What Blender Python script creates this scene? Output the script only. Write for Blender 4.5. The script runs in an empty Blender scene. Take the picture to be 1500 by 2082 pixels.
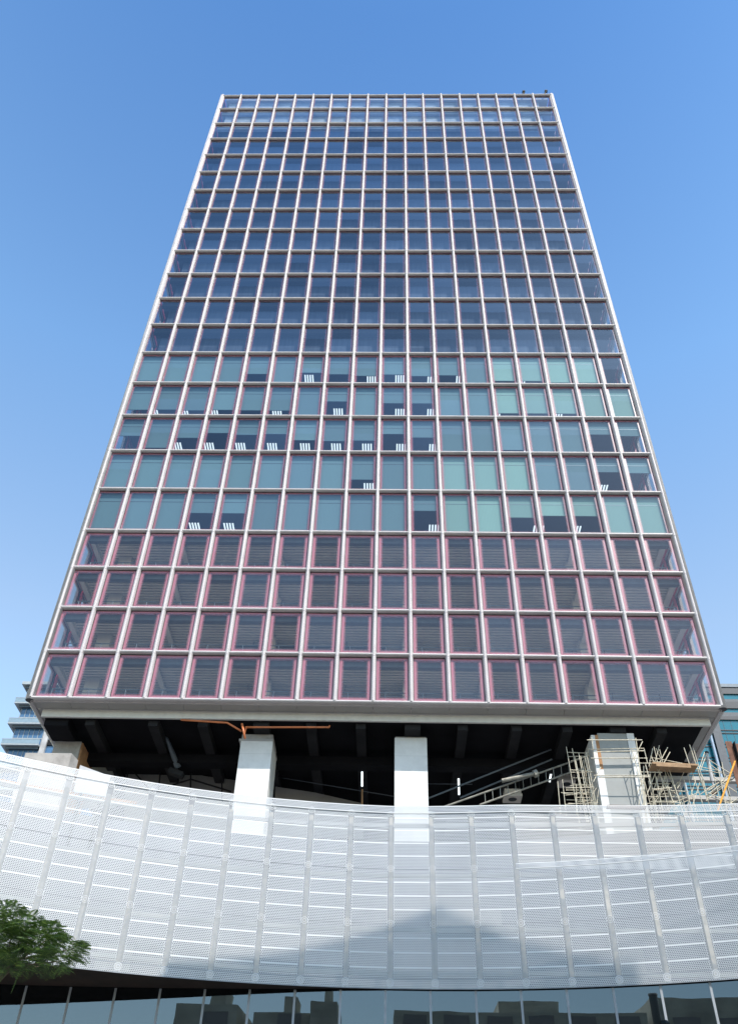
import bpy, math, random
from mathutils import Vector, Matrix
random.seed(7)
sc = bpy.context.scene
C = sc.collection
rad = math.radians

# ------------------------------------------------------------------ camera
CR = Vector((0.99967431, 0.01239912, 0.02230538))
CU = Vector((-0.00801903, -0.67714562, 0.73580534))
CF = Vector((-0.02422733, 0.73574457, 0.67682566))
CP = Vector((20.7209, -45.0444, 1.6))
FPX = 1806.07
cam = bpy.data.cameras.new('camera')
cam_o = bpy.data.objects.new('camera', cam); C.objects.link(cam_o)
m = Matrix((CR, CU, -CF)).transposed().to_4x4(); m.translation = CP
cam_o.matrix_world = m
cam.sensor_fit = 'HORIZONTAL'; cam.sensor_width = 36.0; cam.lens = 36.0 * FPX / 1500.0
cam.clip_start = 0.1; cam.clip_end = 5000
sc.camera = cam_o

# ------------------------------------------------------------------ world, sun, exposure
SUN_AZ, SUN_EL = 150.0, 49.5        # azimuth clockwise from +Y (the tower faces -Y)
w = bpy.data.worlds.new('World'); sc.world = w; w.use_nodes = True
nt = w.node_tree; nt.nodes.clear()
out = nt.nodes.new('ShaderNodeOutputWorld'); bg = nt.nodes.new('ShaderNodeBackground')
sky = nt.nodes.new('ShaderNodeTexSky'); sky.sky_type = 'NISHITA'; sky.sun_disc = False
sky.sun_elevation = rad(SUN_EL); sky.sun_rotation = rad(SUN_AZ)
sky.air_density = 1.25; sky.dust_density = 0.25; sky.ozone_density = 3.0; sky.altitude = 0
bg.inputs['Strength'].default_value = 0.15
tc = nt.nodes.new('ShaderNodeTexCoord'); sx_ = nt.nodes.new('ShaderNodeSeparateXYZ'); rp = nt.nodes.new('ShaderNodeValToRGB')
nt.links.new(tc.outputs['Generated'], sx_.inputs[0]); nt.links.new(sx_.outputs[2], rp.inputs[0])
while len(rp.color_ramp.elements) < 4: rp.color_ramp.elements.new(.5)
for e_, (p_, c_) in zip(rp.color_ramp.elements, ((.3, (.98, .93, .80)), (.55, (.98, .885, .77)), (.76, (.69, .82, .84)), (.95, (.36, .54, .67)))): e_.position = p_; e_.color = (*c_, 1)
mx = nt.nodes.new('ShaderNodeVectorMath'); mx.operation = 'MULTIPLY'; nt.links.new(sky.outputs[0], mx.inputs[0]); nt.links.new(rp.outputs[0], mx.inputs[1])
m2 = nt.nodes.new('ShaderNodeVectorMath'); m2.operation = 'SCALE'; m2.inputs['Scale'].default_value = 1.33; nt.links.new(mx.outputs[0], m2.inputs[0])   # clearer, deeper blue towards the zenith
nt.links.new(m2.outputs[0], bg.inputs[0]); nt.links.new(bg.outputs[0], out.inputs[0])
sun = bpy.data.lights.new('sun', 'SUN'); sun.energy = 3.2; sun.angle = rad(0.25); sun.color = (1.0, 0.94, 0.86)
sun_o = bpy.data.objects.new('sun', sun); C.objects.link(sun_o)
sd = Vector((math.sin(rad(SUN_AZ)) * math.cos(rad(SUN_EL)), math.cos(rad(SUN_AZ)) * math.cos(rad(SUN_EL)), math.sin(rad(SUN_EL))))
sun_o.rotation_euler = sd.to_track_quat('Z', 'Y').to_euler()
sc.view_settings.view_transform = 'Standard'; sc.view_settings.look = 'None'
sc.view_settings.exposure = 0.90; sc.view_settings.gamma = 1.0
sc.render.engine = 'CYCLES'
cy = sc.cycles
cy.use_denoising = True
cy.transparent_max_bounces = 24; cy.max_bounces = 8; cy.diffuse_bounces = 4; cy.glossy_bounces = 4
cy.caustics_reflective = False; cy.caustics_refractive = False

# ------------------------------------------------------------------ helpers
def ray(px, py):
    return (CF + CR * ((px - 750) / FPX) - CU * ((py - 1041) / FPX)).normalized()
def at(px, py, Y):                       # the point of the vertical plane y = Y seen there
    d = ray(px, py); return CP + d * ((Y - CP.y) / d.y)
def atz(px, py, Z):
    d = ray(px, py); return CP + d * ((Z - CP.z) / d.z)
def atr(px, py, Rr):                     # at horizontal distance Rr
    d = ray(px, py); return CP + d * (Rr / math.hypot(d.x, d.y))
def pol(az, Rr, z):
    return Vector((CP.x + Rr * math.sin(rad(az)), CP.y + Rr * math.cos(rad(az)), z))

class MB:
    def __init__(s): s.v = []; s.f = []; s.m = []; s.uv = []; s.uv2 = []; s.sm = []
    def face(s, pts, mi=0, uv=None, uv2=None, smooth=False):
        n = len(s.v); s.v += [tuple(p) for p in pts]; s.f.append(tuple(range(n, n + len(pts)))); s.m.append(mi)
        s.uv.append(uv or [(0, 0)] * len(pts)); s.uv2.append(uv2 or (0, 0)); s.sm.append(smooth)
    def hexa(s, p, mi=0):                # p: 8 points, bottom 0-3 ccw, top 4-7
        for q in ((3, 2, 1, 0), (4, 5, 6, 7), (0, 1, 5, 4), (1, 2, 6, 5), (2, 3, 7, 6), (3, 0, 4, 7)):
            a, b, c, d = [Vector(p[i]) for i in q]
            lu = (b - a).length; lv = (d - a).length
            s.face((a, b, c, d), mi, [(0, 0), (lu, 0), (lu, lv), (0, lv)])
    def box(s, x0, x1, y0, y1, z0, z1, mi=0):
        s.hexa([(x0, y0, z0), (x1, y0, z0), (x1, y1, z0), (x0, y1, z0), (x0, y0, z1), (x1, y0, z1), (x1, y1, z1), (x0, y1, z1)], mi)
    def beam(s, a, b, wd, ht, mi=0, up=Vector((0, 0, 1))):
        a = Vector(a); b = Vector(b); d = (b - a).normalized()
        r = d.cross(up)
        if r.length < 1e-4: r = d.cross(Vector((0, 1, 0)))
        r.normalize(); u = r.cross(d).normalized(); r = r * wd / 2; u = u * ht / 2
        s.hexa([a - r - u, a + r - u, b + r - u, b - r - u, a - r + u, a + r + u, b + r + u, b - r + u], mi)
    def tube(s, a, b, r0, r1=None, n=8, mi=0, cap=True, smooth=True):
        a = Vector(a); b = Vector(b); r1 = r0 if r1 is None else r1
        d = (b - a).normalized(); t = Vector((0, 0, 1)) if abs(d.z) < .9 else Vector((1, 0, 0))
        x = d.cross(t).normalized(); y = d.cross(x).normalized(); L = (b - a).length
        A = [a + (x * math.cos(k * 2 * math.pi / n) + y * math.sin(k * 2 * math.pi / n)) * r0 for k in range(n)]
        B = [b + (x * math.cos(k * 2 * math.pi / n) + y * math.sin(k * 2 * math.pi / n)) * r1 for k in range(n)]
        for k in range(n):
            j = (k + 1) % n; u0 = k * 2 * math.pi * r0 / n; u1 = (k + 1) * 2 * math.pi * r0 / n
            s.face((A[j], A[k], B[k], B[j]), mi, [(u1, 0), (u0, 0), (u0, L), (u1, L)], smooth=smooth)
        if cap: s.face(A, mi); s.face(B[::-1], mi)
    def path(s, pts, r, n=8, mi=0):
        for a, b in zip(pts[:-1], pts[1:]): s.tube(a, b, r, r, n, mi)
        for p in pts[1:-1]: s.ball(p, r * 1.03, mi)
    def ball(s, c, r, mi=0, n=8, rings=5, sz=1.0):
        c = Vector(c)
        P = lambda i, k: c + Vector((math.sin(math.pi * i / rings) * math.cos(2 * math.pi * k / n) * r, math.sin(math.pi * i / rings) * math.sin(2 * math.pi * k / n) * r, math.cos(math.pi * i / rings) * r * sz))
        for i in range(rings):
            for k in range(n): s.face((P(i, k), P(i + 1, k), P(i + 1, k + 1), P(i, k + 1)), mi, smooth=True)
    def mesh(s, name, mats):
        me = bpy.data.meshes.new(name); me.from_pydata(s.v, [], s.f)
        for mt in mats: me.materials.append(mt)
        me.polygons.foreach_set('material_index', s.m)
        me.polygons.foreach_set('use_smooth', s.sm)
        fl = []; fl2 = []
        for f, u, u2 in zip(s.f, s.uv, s.uv2):
            for q in u: fl += [q[0], q[1]]
            for _ in f: fl2 += [u2[0], u2[1]]
        me.uv_layers.new(name='UVMap').data.foreach_set('uv', fl)
        me.uv_layers.new(name='half').data.foreach_set('uv', fl2)
        me.update()
        return me
    def build(s, name, mats, parent=None):
        if not isinstance(mats, (list, tuple)): mats = [mats]
        return obj(name, s.mesh(name, mats), parent)
def weld(o):                              # merge doubled vertices so smooth shading runs across faces
    import bmesh
    b = bmesh.new(); b.from_mesh(o.data); bmesh.ops.remove_doubles(b, verts=b.verts, dist=1e-4); b.to_mesh(o.data); b.free()
    return o
def obj(name, me, parent=None, loc=None):
    o = bpy.data.objects.new(name, me); C.objects.link(o)
    if parent: o.parent = parent
    if loc: o.location = loc
    return o
def empty(name, loc=(0, 0, 0)):
    o = bpy.data.objects.new(name, None); C.objects.link(o); o.location = loc; o.empty_display_size = .5; return o
def tag(o, label=None, cat=None, group=None, kind=None):
    if label: o['label'] = label
    if cat: o['category'] = cat
    if group: o['group'] = group
    if kind: o['kind'] = kind
    return o
def copy_tree(o, parent=None, loc=None):
    c = o.copy(); C.objects.link(c)
    if parent: c.parent = parent
    if loc is not None: c.location = loc
    for ch in [x for x in o.children]: copy_tree(ch, c)
    return c

# ------------------------------------------------------------------ materials
class NT:
    def __init__(s, name):
        s.mat = bpy.data.materials.new(name); s.mat.use_nodes = True
        s.t = s.mat.node_tree; s.n = s.t.nodes; s.out = s.n['Material Output']; s.p = s.n['Principled BSDF']
    def new(s, ty, **kw):
        x = s.n.new('ShaderNode' + ty)
        for k, v in kw.items(): setattr(x, k, v)
        return x
    def set(s, sock, v):
        if hasattr(v, 'is_output') or isinstance(v, bpy.types.NodeSocket): s.t.links.new(v, sock)
        elif isinstance(v, (tuple, list)) and len(v) == 3 and sock.type == 'RGBA': sock.default_value = (*v, 1)
        else: sock.default_value = v
    def math(s, op, a, b=0.0, c=None):
        x = s.new('Math', operation=op); s.set(x.inputs[0], a)
        if op not in ('ABSOLUTE', 'FRACT', 'SQRT'): s.set(x.inputs[1], b)
        if c is not None: s.set(x.inputs[2], c)
        return x.outputs[0]
    def vmath(s, op, a, b=None):
        x = s.new('VectorMath', operation=op); s.set(x.inputs[0], a)
        if b is not None: s.set(x.inputs[1], b)
        return x.outputs['Value'] if op == 'LENGTH' else x.outputs[0]
    def noise(s, scale, detail=4, rough=.55, vec=None, dist=0):
        x = s.new('TexNoise'); x.inputs['Scale'].default_value = scale; x.inputs['Detail'].default_value = detail
        x.inputs['Roughness'].default_value = rough; x.inputs['Distortion'].default_value = dist
        s.set(x.inputs['Vector'], vec if vec is not None else s.objc())
        return x.outputs['Fac']
    def objc(s): return s.new('TexCoord').outputs['Object']
    def uvm(s, name='UVMap'): return s.new('UVMap', uv_map=name).outputs[0]
    def ramp(s, fac, stops):
        x = s.new('ValToRGB'); s.set(x.inputs[0], fac); e = x.color_ramp.elements
        while len(e) < len(stops): e.new(.5)
        for q, (p, c) in zip(e, stops): q.position = p; q.color = (*c, 1) if len(c) == 3 else c
        return x.outputs[0]
    def mix(s, a, b, f):
        x = s.new('Mix', data_type='RGBA'); s.set(x.inputs[0], f); s.set(x.inputs[6], a); s.set(x.inputs[7], b); return x.outputs[2]
    def mixs(s, f, a, b):
        x = s.new('MixShader'); s.set(x.inputs[0], f); s.t.links.new(a, x.inputs[1]); s.t.links.new(b, x.inputs[2]); return x.outputs[0]
    def surf(s, sh): s.t.links.new(sh, s.out.inputs[0])
    def bump(s, h, st=.3, d=.02):
        x = s.new('Bump'); x.inputs['Strength'].default_value = st; x.inputs['Distance'].default_value = d
        s.set(x.inputs['Height'], h); s.set(s.p.inputs['Normal'], x.outputs[0])
    def hexdots(s, pitch, r, uv=None):   # 1 inside a round hole
        uv = uv if uv is not None else s.uvm()
        sx, sy = pitch, pitch * 1.7320508
        q = s.vmath('DIVIDE', uv, (sx, sy, 1))
        def cell(v):
            a = s.vmath('FRACTION', v); a = s.vmath('SUBTRACT', a, (.5, .5, 0)); a = s.vmath('MULTIPLY', a, (sx, sy, 0)); return s.vmath('LENGTH', a)
        d = s.math('MINIMUM', cell(q), cell(s.vmath('ADD', q, (.5, .5, 0))))
        return s.math('LESS_THAN', d, r)

def plain(name, col, rough=.6, metal=0, var=.12, scale=3.0, spec=.5, bump=0, bscale=20):
    t = NT(name)
    n = t.noise(scale, 5)
    dark = tuple(c * (1 - var) for c in col); light = tuple(min(1, c * (1 + var)) for c in col)
    t.set(t.p.inputs['Base Color'], t.ramp(n, [(.3, dark), (.7, light)]))
    t.p.inputs['Roughness'].default_value = rough; t.p.inputs['Metallic'].default_value = metal
    t.p.inputs['Specular IOR Level'].default_value = spec
    if bump: t.bump(t.noise(bscale, 6), bump)
    return t.mat

def perforated(name, col, pitch, r, rough=.38, metal=.0, streak=.1, see=True, dark=(.02, .022, .025)):
    t = NT(name)
    n = t.noise(.9, 5, vec=t.objc())
    dirt = t.noise(6, 6)
    c = t.ramp(n, [(.25, tuple(k * (1 - streak) for k in col)), (.75, col)])
    c = t.mix(c, tuple(k * .8 for k in col), t.ramp(dirt, [(.55, (0, 0, 0)), (.8, (.5, .5, .5))]))
    t.set(t.p.inputs['Base Color'], c)
    t.p.inputs['Roughness'].default_value = rough; t.p.inputs['Metallic'].default_value = metal
    h = t.hexdots(pitch, r)
    if see:
        tr = t.new('BsdfTransparent').outputs[0]
        t.surf(t.mixs(h, t.p.outputs[0], tr))
    else:                                 # holes open onto an unlit hollow tube
        t.set(t.p.inputs['Base Color'], t.mix(c, dark, h))
        t.set(t.p.inputs['Specular IOR Level'], t.math('MULTIPLY', t.math('SUBTRACT', 1.0, h), .5))
    return t.mat

M = {}
M['screen'] = perforated('perforated_panel', (.50, .495, .495), .056, .0172, rough=.36, metal=.45)
M['screen_strip'] = perforated('perforated_strip', (.45, .45, .46), .042, .0142, rough=.36, metal=.45)
M['white'] = plain('white_metal', (.66, .66, .66), .4, var=.05)
M['mullion'] = perforated('mullion_cladding', (.66, .61, .605), .075, .021, rough=.42, streak=.2, see=False, dark=(.1, .1, .11))
M['pale'] = plain('soffit_panel', (.34, .325, .31), .5, var=.08, scale=.8)
M['cream'] = plain('edge_band', (.62, .60, .56), .55, var=.06)
M['gasket'] = plain('black_gasket', (.012, .012, .014), .5)
M['red'] = plain('red_steel', (.55, .06, .10), .45, var=.15)
M['olive'] = plain('dark_street_facade', (.62, .60, .50), .9, var=.25, scale=.3)
M['dk'] = plain('dark_louvre', (.02, .026, .035), .5); M['dk2'] = plain('dark_stone', (.05, .06, .075), .5, var=.2)
M['orange'] = plain('orange_pipe_paint', (.50, .15, .05), .4, var=.15)
M['slab'] = plain('slab_concrete', (.66, .61, .56), .85, var=.12, scale=.6)
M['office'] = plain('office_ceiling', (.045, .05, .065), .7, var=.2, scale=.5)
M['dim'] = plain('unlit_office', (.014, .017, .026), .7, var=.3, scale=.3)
M['curt'] = plain('plant_room_lining', (.42, .42, .43), .8, var=.25, scale=.8)
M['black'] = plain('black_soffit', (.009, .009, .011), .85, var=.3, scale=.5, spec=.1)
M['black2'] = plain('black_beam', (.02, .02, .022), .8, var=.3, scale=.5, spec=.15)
M['paint'] = plain('white_pillar_paint', (.64, .64, .64), .6, var=.03, scale=1.5, bump=.08)
def painted():
    t = NT('painted_concrete'); n = t.noise(.9, 7, .65); n2 = t.noise(11, 6)
    c = t.ramp(n, [(.3, (.55, .55, .545)), (.6, (.66, .66, .655))]); c = t.mix(c, (.48, .47, .45), t.ramp(n2, [(.6, (0, 0, 0)), (.8, (.35, .35, .35))]))
    sp = t.new('SeparateXYZ'); t.set(sp.inputs[0], t.objc()); ln = t.math('LESS_THAN', t.math('FRACT', t.math('DIVIDE', t.math('ADD', sp.outputs[2], .4), 1.25)), .014)
    c = t.mix(c, (.40, .40, .40), t.math('MULTIPLY', ln, .6)); t.set(t.p.inputs['Base Color'], c); t.p.inputs['Roughness'].default_value = .6; t.bump(n2, .12); return t.mat
M['paint'] = painted()
M['grey'] = plain('grey_pillar_paint', (.27, .28, .275), .7, var=.06, scale=2)
M['steel'] = plain('galvanised_tube', (.52, .47, .37), .5, metal=.1, var=.25, scale=5)
M['rust'] = plain('rusty_steel', (.14, .06, .035), .8, var=.4, scale=4)
M['wood'] = plain('plank_wood', (.32, .20, .11), .8, var=.3, scale=3)
M['prop'] = plain('orange_prop', (.75, .33, .03), .5, var=.1)
M['darkwall'] = plain('ramp_panel', (.26, .25, .235), .7, var=.25, scale=.5)
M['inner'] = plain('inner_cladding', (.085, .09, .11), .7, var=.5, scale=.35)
M['backing'] = plain('backing_board', (.21, .21, .21), .8)
M['beamgrey'] = plain('dark_grey_beam', (.12, .12, .13), .8); M['batten'] = plain('ceiling_batten', (.34, .32, .30), .8)
M['jointgrey'] = plain('joint_seal', (.26, .28, .30), .5)
M['trussgrey'] = plain('truss_steel', (.25, .24, .21), .45, metal=.5, var=.3)
M['brown'] = plain('brown_soffit', (.035, .02, .012), .8, var=.4, scale=1.5)
M['rail'] = plain('railing_steel', (.10, .12, .14), .4, metal=.4)
M['pole'] = plain('black_pole', (.006, .009, .010), .6, var=.3, spec=.15)
M['ground'] = plain('plaza_paving', (.20, .195, .185), .9, var=.15, scale=.15)
M['bark'] = plain('bark', (.10, .075, .055), .9, var=.35, scale=9, bump=.4)
M['floor'] = plain('deck_concrete', (.16, .155, .15), .9, var=.2, scale=.4)

def concrete():
    t = NT('board_concrete'); n = t.noise(1.2, 8, .6); n2 = t.noise(14, 5)
    c = t.ramp(n, [(.25, (.20, .185, .17)), (.5, (.33, .31, .29)), (.8, (.44, .42, .39))])
    c = t.mix(c, (.16, .15, .14), t.ramp(n2, [(.55, (0, 0, 0)), (.75, (.5, .5, .5))]))
    t.set(t.p.inputs['Base Color'], c); t.p.inputs['Roughness'].default_value = .9; t.bump(n2, .4); return t.mat
M['concrete'] = concrete()
M['timber'] = plain('formwork_timber', (.36, .19, .09), .85, var=.3, scale=2)

def glass(name, tint, frit=None, refl=1.0, rough=.0, fw=.05, fade=.25, rc=(.82, .9, 1.0), peak=.82):
    t = NT(name)
    tr = t.new('BsdfTransparent'); t.set(tr.inputs[0], tint)
    gl = t.new('BsdfGlossy'); gl.inputs['Roughness'].default_value = rough; gl.inputs[0].default_value = (*rc, 1)
    fr = t.new('Fresnel'); ge = t.new('NewGeometry'); t.set(fr.inputs[0], t.math('POWER', 1.52, t.math('MULTIPLY_ADD', ge.outputs['Backfacing'], -2.0, 1.0)))   # same reflectance from either side of a thin pane
    # slight roller-wave of toughened panes
    bp = t.new('Bump'); bp.inputs['Strength'].default_value = .05; bp.inputs['Distance'].default_value = .02
    t.set(bp.inputs['Height'], t.noise(.8, 1, vec=t.objc())); t.set(gl.inputs['Normal'], bp.outputs[0])
    oi = t.new('ObjectInfo'); fl = t.vmath('FLOOR', t.vmath('DIVIDE', t.objc(), (2.2, 2.2, 3.9205))); wn = t.new('TexWhiteNoise', noise_dimensions='4D'); t.set(wn.inputs[0], fl); t.set(wn.inputs['W'], oi.outputs['Random'])
    vary = t.math('MULTIPLY_ADD', wn.outputs[0], .5 if frit else .0, .75 if frit else 1.0)     # coatings differ a little from pane to pane
    f = t.math('MINIMUM', t.math('MULTIPLY', t.math('MULTIPLY', fr.outputs[0], vary), 1.75 * refl), .95)
    sh = t.mixs(f, tr.outputs[0], gl.outputs[0])
    if frit:
        a = t.vmath('ABSOLUTE', t.uvm()); d = t.vmath('SUBTRACT', t.uvm('half'), a)
        sx = t.new('SeparateXYZ'); t.set(sx.inputs[0], d)
        e = t.math('MINIMUM', sx.outputs[0], sx.outputs[1])
        k = t.new('MapRange', interpolation_type='SMOOTHSTEP')
        t.set(k.inputs[0], e); k.inputs[1].default_value = fw; k.inputs[2].default_value = fw + fade
        k.inputs[3].default_value = peak; k.inputs[4].default_value = 0.0
        t.p.inputs['Base Color'].default_value = (*frit, 1); t.p.inputs['Roughness'].default_value = .25
        sh = t.mixs(k.outputs[0], sh, t.p.outputs[0])
    t.surf(sh); return t.mat
PINK = (.42, .17, .22)
M['pane'] = glass('tower_glass', (.80, .82, .81), PINK, .95)
M['pane_mid'] = glass('office_glass', (.74, .80, .82), (.36, .13, .17), 1.0, fw=.02, fade=.20, peak=.72)
M['pane_high'] = glass('upper_glass', (.70, .78, .84), (.30, .12, .17), 1.12, fw=.0, fade=.17, peak=.62)
M['street_glass'] = glass('street_glass', (.10, .13, .15), None, 1.45, rc=(.80, .92, 1.0))
M['far_glass'] = None
def farglass(name, col):
    t = NT(name); t.set(t.p.inputs['Base Color'], t.ramp(t.noise(.12, 3), [(.35, tuple(c * .75 for c in col)), (.7, col)]))
    t.p.inputs['Roughness'].default_value = .12; t.p.inputs['Specular IOR Level'].default_value = .8; return t.mat
M['blue_glass'] = farglass('blue_facade_glass', (.07, .17, .32)); M['teal_glass'] = farglass('teal_facade_glass', (.012, .17, .23)); M['balc'] = plain('balcony_slab', (.33, .37, .40), .6)

def blindmat(name, col):
    t = NT(name)
    wv = t.new('TexWave', wave_type='BANDS', bands_direction='X'); wv.inputs['Scale'].default_value = 3.2; wv.inputs['Distortion'].default_value = 1.2
    t.set(wv.inputs['Vector'], t.objc())
    oi = t.new('ObjectInfo')
    c = t.ramp(wv.outputs['Fac'], [(0, tuple(c * .88 for c in col)), (1, col)])
    t.set(t.p.inputs['Base Color'], t.mix(c, tuple(k * .62 for k in col), oi.outputs['Random']))
    t.p.inputs['Roughness'].default_value = .8; return t.mat
def curtain():
    t = NT('drawn_curtain'); mp = t.new('Mapping'); mp.inputs['Scale'].default_value = (3.2, 1, .12); t.set(mp.inputs[0], t.objc())
    n = t.noise(1.0, 5, .7, vec=mp.outputs[0])
    m3 = t.new('VectorMath', operation='FLOOR'); m4 = t.vmath('DIVIDE', t.objc(), (2.2, 50, 3.9205)); t.set(m3.inputs[0], m4)
    wn = t.new('TexWhiteNoise'); t.set(wn.inputs[0], m3.outputs[0])
    f = t.math('ADD', t.math('MULTIPLY', n, .7), t.math('MULTIPLY', wn.outputs[0], .3))
    t.set(t.p.inputs['Base Color'], t.ramp(f, [(.32, (.012, .017, .034)), (.5, (.03, .04, .07)), (.72, (.075, .09, .125))])); t.p.inputs['Roughness'].default_value = .85; return t.mat
M['curtain'] = curtain()
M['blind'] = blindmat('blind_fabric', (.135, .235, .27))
M['blind_refl'] = blindmat('blind_fabric_reflection', (.27, .43, .385))  # blind colour lightened to stand in for a bright reflection in the glass
def emit(name, col, st):
    t = NT(name); e = t.new('Emission'); e.inputs[0].default_value = (*col, 1); e.inputs[1].default_value = st; t.surf(e.outputs[0]); return t.mat
M['tube'] = emit('lit_tube', (.85, .95, 1), 1.3)
M['lamp'] = emit('lit_ceiling_tube', (.85, .95, 1), .75)

# ------------------------------------------------------------------ setting
g = MB(); g.face([(-1500, -1500, 0), (1500, -1500, 0), (1500, 1500, 0), (-1500, 1500, 0)]); tag(g.build('ground', M['ground']), kind='structure')

# ------------------------------------------------------------------ office tower
BAY = 2.2; NB = 18; W = BAY * NB; ZB = 28.05
H_LOW, H_OFF, H_TOP = 3.2388, 3.9205, 3.6867
Z = [ZB]
for i in range(4): Z.append(Z[-1] + H_LOW)
for i in range(17): Z.append(Z[-1] + H_OFF)
Z.append(Z[-1] + H_TOP)                  # Z[k]: boundary k counted from the bottom, 22 rows
NS = 12; DEP = BAY * NS                  # side bays
tower = empty('office_tower', (W / 2, DEP / 2, 0))
tag(tower, 'tall office tower gridded with white ribs and pink-edged square windows, raised on pillars', 'office tower')
T0 = Vector((W / 2, DEP / 2, 0))
def tpart(o): o.parent = tower; o.location = o.location - T0; return o

PW, PD = .145, .34                        # half width and depth of a rib
def profile(hw, dp, n=7):                # half-ellipse, from -hw to +hw, standing dp proud
    return [(-hw * math.cos(math.pi * k / n), dp * math.sin(math.pi * k / n) ** .8) for k in range(n + 1)]
def rib_v(mb, org, nx, ny, z0, z1, hw=PW, dp=PD):      # org: (x,y) on facade, (nx,ny) outward normal
    tx, ty = -ny, nx
    P = profile(hw, dp); s0 = 0
    for (a, b), (c, d) in zip(P[:-1], P[1:]):
        L = math.hypot(c - a, d - b)
        p = Vector((org[0] + tx * a + nx * b, org[1] + ty * a + ny * b, z0)); q = Vector((org[0] + tx * c + nx * d, org[1] + ty * c + ny * d, z0))
        up = Vector((0, 0, z1 - z0))
        mb.face((p, q, q + up, p + up), 0, [(s0, z0), (s0 + L, z0), (s0 + L, z1), (s0, z1)], smooth=True); s0 += L
def rib_h(mb, a, b, nx, ny, hh=.125, dp=.30):
    a = Vector(a); b = Vector(b); t = (b - a).normalized(); LL = (b - a).length
    P = profile(hh, dp); s0 = 0; n = Vector((nx, ny, 0)); u = Vector((0, 0, 1))
    for (c, d), (e, f) in zip(P[:-1], P[1:]):
        L = math.hypot(e - c, f - d)
        p, q = a + u * c + n * d, a + u * e + n * f; p2, q2 = b + u * c + n * d, b + u * e + n * f
        mb.face((p, q, q2, p2), 0, [(0, s0), (0, s0 + L), (LL, s0 + L), (LL, s0)], smooth=True); s0 += L
def fix(o):
    weld(o)
    import bmesh
    b = bmesh.new(); b.from_mesh(o.data); bmesh.ops.recalc_face_normals(b, faces=b.faces); b.to_mesh(o.data); b.free(); return o

# vertical ribs: front, right side, left side
def node_ring(mb, x, y, nx, ny, z):      # the sleeve where a rib crosses a transom
    rib_v(mb, (x, y), nx, ny, z - .17, z + .17, PW + .012, PD + .012)
mb = MB(); rib_v(mb, (0, 0), 0, -1, ZB + .02, Z[22] + .15)
for z in Z[1:]: node_ring(mb, 0, 0, 0, -1, z)
rib = fix(mb.build('mullion', M['mullion']))
rib.location = (0, 0, 0); tpart(rib)
for i in range(1, NB):
    c = rib.copy(); C.objects.link(c); c.location = Vector((i * BAY, 0, 0)) - T0
mb = MB(); rib_v(mb, (W, 0), 0, -1, ZB + .02, Z[22] + .15); rib_v(mb, (W, 0), 1, 0, ZB + .02, Z[22] + .15)
for z in Z[1:]: node_ring(mb, W, 0, 0, -1, z); node_ring(mb, W, 0, 1, 0, z)
mb.tube((W + .06, -.06, ZB - .12), (W + .06, -.06, Z[22] + .15), .26, n=14)
o = mb.build('mullion', M['mullion']); tpart(weld(o))
rib.location = Vector((0, 0, 0)) - T0
mb = MB(); rib_v(mb, (0, 0), -1, 0, ZB + .02, Z[22] + .15); mb.tube((-.06, -.06, ZB - .12), (-.06, -.06, Z[22] + .15), .26, n=14)
for z in Z[1:]: node_ring(mb, 0, 0, -1, 0, z)
tpart(weld(mb.build('mullion', M['mullion'])))
mb = MB(); rib_v(mb, (W, 0), 1, 0, ZB + .02, Z[22] + .15)
sr = fix(mb.build('mullion', M['mullion'])); sr.location = (0, BAY, 0); tpart(sr)
for i in range(2, NS + 1):
    c = sr.copy(); C.objects.link(c); c.location = Vector((0, i * BAY, 0)) - T0
mb = MB(); rib_v(mb, (0, 0), -1, 0, ZB + .02, Z[22] + .15)
sl = fix(mb.build('mullion', M['mullion'])); sl.location = (0, BAY, 0); tpart(sl)
for i in range(2, NS + 1):
    c = sl.copy(); C.objects.link(c); c.location = Vector((0, i * BAY, 0)) - T0
# transoms
mb = MB(); rib_h(mb, (0, 0, 0), (W, 0, 0), 0, -1)
mb.box(.1, W - .1, .002, .10, -.16, .16)
tr0 = fix(mb.build('transom', M['mullion'])); tr0.location = (0, 0, Z[0]); tpart(tr0)
mbs = MB(); rib_h(mbs, (W, 0, 0), (W, DEP, 0), 1, 0); mbs.box(W - .1, W - .002, .1, DEP, -.16, .16)
ts = fix(mbs.build('transom', M['mullion'])); ts.location = (0, 0, Z[0]); tpart(ts)
mbs = MB(); rib_h(mbs, (0, 0, 0), (0, DEP, 0), -1, 0); mbs.box(.002, .1, .1, DEP, -.16, .16)
tl = fix(mbs.build('transom', M['mullion'])); tl.location = (0, 0, Z[0]); tpart(tl)
for k in range(1, 23):
    for src in (tr0, ts, tl):
        c = src.copy(); C.objects.link(c); c.location = Vector((0, 0, Z[k])) - T0

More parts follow.
